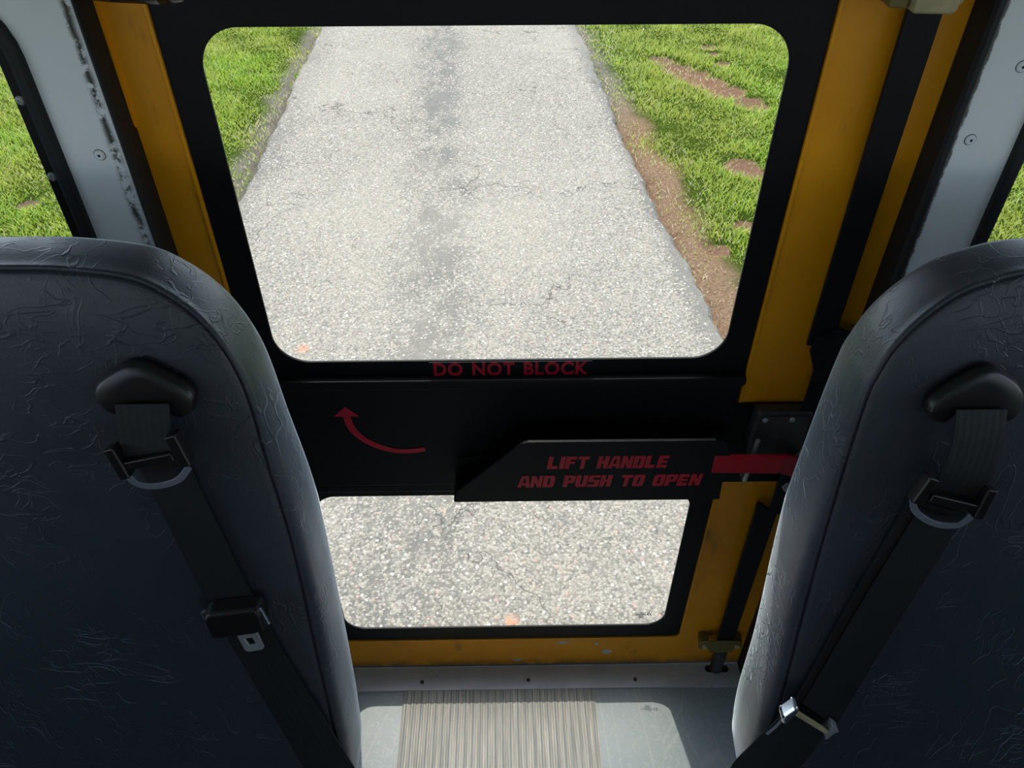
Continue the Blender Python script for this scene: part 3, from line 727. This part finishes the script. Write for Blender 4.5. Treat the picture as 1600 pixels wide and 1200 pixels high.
CLAY = [(1.49, 7.42, .10, 1.5), (1.60, 7.20, .13, 1), (1.70, 7.02, .15, 1), (1.80, 6.84, .14, 1), (1.92, 6.62, .13, 1), (2.05, 6.38, .10, 1), (2.12, 6.28, .06, 1), (1.72, 5.22, .11, 1), (1.76, 5.12, .08, 1),
        (1.97, 7.75, .07, 1), (2.00, 7.55, .05, 1), (2.02, 7.30, .06, 1), (1.30, 4.1, .07, 1), (1.53, 4.4, .06, 1), (-3.15, 4.75, .06, 1), (-3.35, 5.9, .05, 1), (3.0, 4.65, .07, 1)]
def bare_of(x, y):
    f = np.zeros_like(x)
    for cx, cy, r, _ in CLAY:
        f = np.maximum(f, np.clip(1.6 - np.hypot(x - cx, y - cy) / r * .9, 0, 1))
    return f
nx, ny = 220, 220
gx = np.concatenate([np.linspace(-40, -6, 15), np.linspace(-5.8, 6.8, 240), np.linspace(7, 40, 15)])
gy = np.concatenate([np.linspace(-20, 0, 12), np.linspace(.4, 11, 230), np.linspace(11.4, 60, 20)])
X, Y = np.meshgrid(gx, gy)
Zg = GZ - .014 + .012 * np.sin(X * 3.1 + np.sin(Y * 2.2)) * np.cos(Y * 2.7) + .008 * np.sin(X * 9 + Y * 7)
inroad = (X > -1.80) & (X < fr(Y) + .03); Zg = np.where(inroad, GZ - .05, Zg)
Zg = Zg - .035 * bare_of(X, Y)
V = np.stack([X.ravel(), Y.ravel(), Zg.ravel()], 1); nxx, nyy = len(gx), len(gy)
idx = np.arange(nxx * nyy).reshape(nyy, nxx); F = np.stack([idx[:-1, :-1].ravel(), idx[:-1, 1:].ravel(), idx[1:, 1:].ravel(), idx[1:, :-1].ravel()], 1)
def np_mesh(name, V, F, k, mat, attr=None):
    me = bpy.data.meshes.new(name); me.vertices.add(len(V)); me.vertices.foreach_set('co', V.astype(np.float32).ravel())
    me.loops.add(F.size); me.loops.foreach_set('vertex_index', F.astype(np.int32).ravel())
    me.polygons.add(len(F)); me.polygons.foreach_set('loop_start', np.arange(0, F.size, k, dtype=np.int32))
    me.update(calc_edges=True); me.polygons.foreach_set('use_smooth', [True] * len(F)); me.materials.append(mat)
    if attr:
        a = me.attributes.new(attr[0], 'FLOAT', 'POINT'); a.data.foreach_set('value', attr[1].astype(np.float32))
    me.validate(); o = bpy.data.objects.new(name, me); COL.objects.link(o); return o
o = np_mesh('ground', V, F, 4, M_SOIL, ('bare', bare_of(V[:, 0], V[:, 1]))); o['kind'] = 'structure'

def blades(n, x0, x1, y0, y1, side):
    x = rng.uniform(x0, x1, n); y = rng.uniform(y0, y1, n)
    tu = np.sin(x * 7 + 2 * np.sin(y * 5)) * np.sin(y * 8 + x) * .5 + .5
    if side > 0: e = x - (fr(y) - .01 + .13 * np.clip((6.0 - y) / 2.6, 0, 1) + .05 * np.sin(y * 4.1) + .03 * np.sin(y * 11))
    else: e = -(x + 1.735 + .05 * np.sin(y * 3.3) + .04 * np.sin(y * 9.7))
    keep = (rng.random(n) < np.clip(e / .30, 0, 1) ** 1.2 * (.66 + .34 * tu)) & (rng.random(n) > bare_of(x, y) * 1.15 - .05)
    return x[keep], y[keep], tu[keep], np.clip(e[keep] / .5, .35, 1)
xa, ya, ta, ea = blades(185000, -6.2, -1.75, 3.4, 10.2, -1)
xb, yb, tb_, eb = blades(235000, .75, 6.8, 2.7, 10.2, 1)
# dry straw and short stubble lying on the bare clay and along the road edges
ns = 60000; xs = rng.uniform(-3.8, 3.4, ns); ys = rng.uniform(2.6, 9.5, ns)
er_ = xs - fr(ys); ks = (rng.random(ns) < np.maximum(bare_of(xs, ys) * .8, np.where((er_ > .02) & (er_ < .42), .75, 0) + np.where((xs < -1.78) & (xs > -2.05), .7, 0)))
xs, ys = xs[ks], ys[ks]; nd = len(xs)
x = np.concatenate([xa, xb, xs]); y = np.concatenate([ya, yb, ys]); tu = np.concatenate([ta, tb_, np.zeros(nd)]); ee = np.concatenate([ea, eb, np.full(nd, .8)]); n = len(x)
cl = np.clip(.5 + .5 * np.sin(x * 17 + 3 * np.sin(y * 11)) * np.sin(y * 15 + 2.5 * np.sin(x * 9)), 0, 1) ** 2
h = (.016 + .026 * tu * rng.random(n) + .026 * cl * rng.random(n)) * ee; wd = rng.uniform(.0016, .0046, n)
ang = rng.uniform(0, 2 * np.pi, n); lean = rng.uniform(.3, 2.2, n) * h; la = rng.uniform(0, 2 * np.pi, n)
cxv, syv = np.cos(ang) * wd, np.sin(ang) * wd; z0 = GZ - .02 - .03 * bare_of(x, y)
base = np.stack([x, y, np.full(n, z0)], 1); s = np.stack([cxv, syv, np.zeros(n)], 1); ld = np.stack([np.cos(la) * lean, np.sin(la) * lean, np.zeros(n)], 1)
up = np.zeros((n, 3)); up[:, 2] = h + .012
v0 = base - s; v1 = base + s; v2 = base + s * .8 + up * .6 + ld * .35; v3 = base - s * .8 + up * .6 + ld * .35; v4 = base + up + ld
V = np.stack([v0, v1, v2, v3, v4], 1).reshape(-1, 3); b0 = np.arange(n) * 5
F = np.concatenate([np.stack([b0, b0 + 1, b0 + 2], 1), np.stack([b0, b0 + 2, b0 + 3], 1), np.stack([b0 + 3, b0 + 2, b0 + 4], 1)])
o = np_mesh('grass', V, F, 3, M_GRASS, ('tint', np.repeat(np.where((np.arange(n) >= n - nd) & (rng.random(n) < .8), 1.0, rng.random(n)), 5)))
o['kind'] = 'stuff'; o['label'] = 'bright green sunlit grass on the verges beside the road'; o['category'] = 'grass'
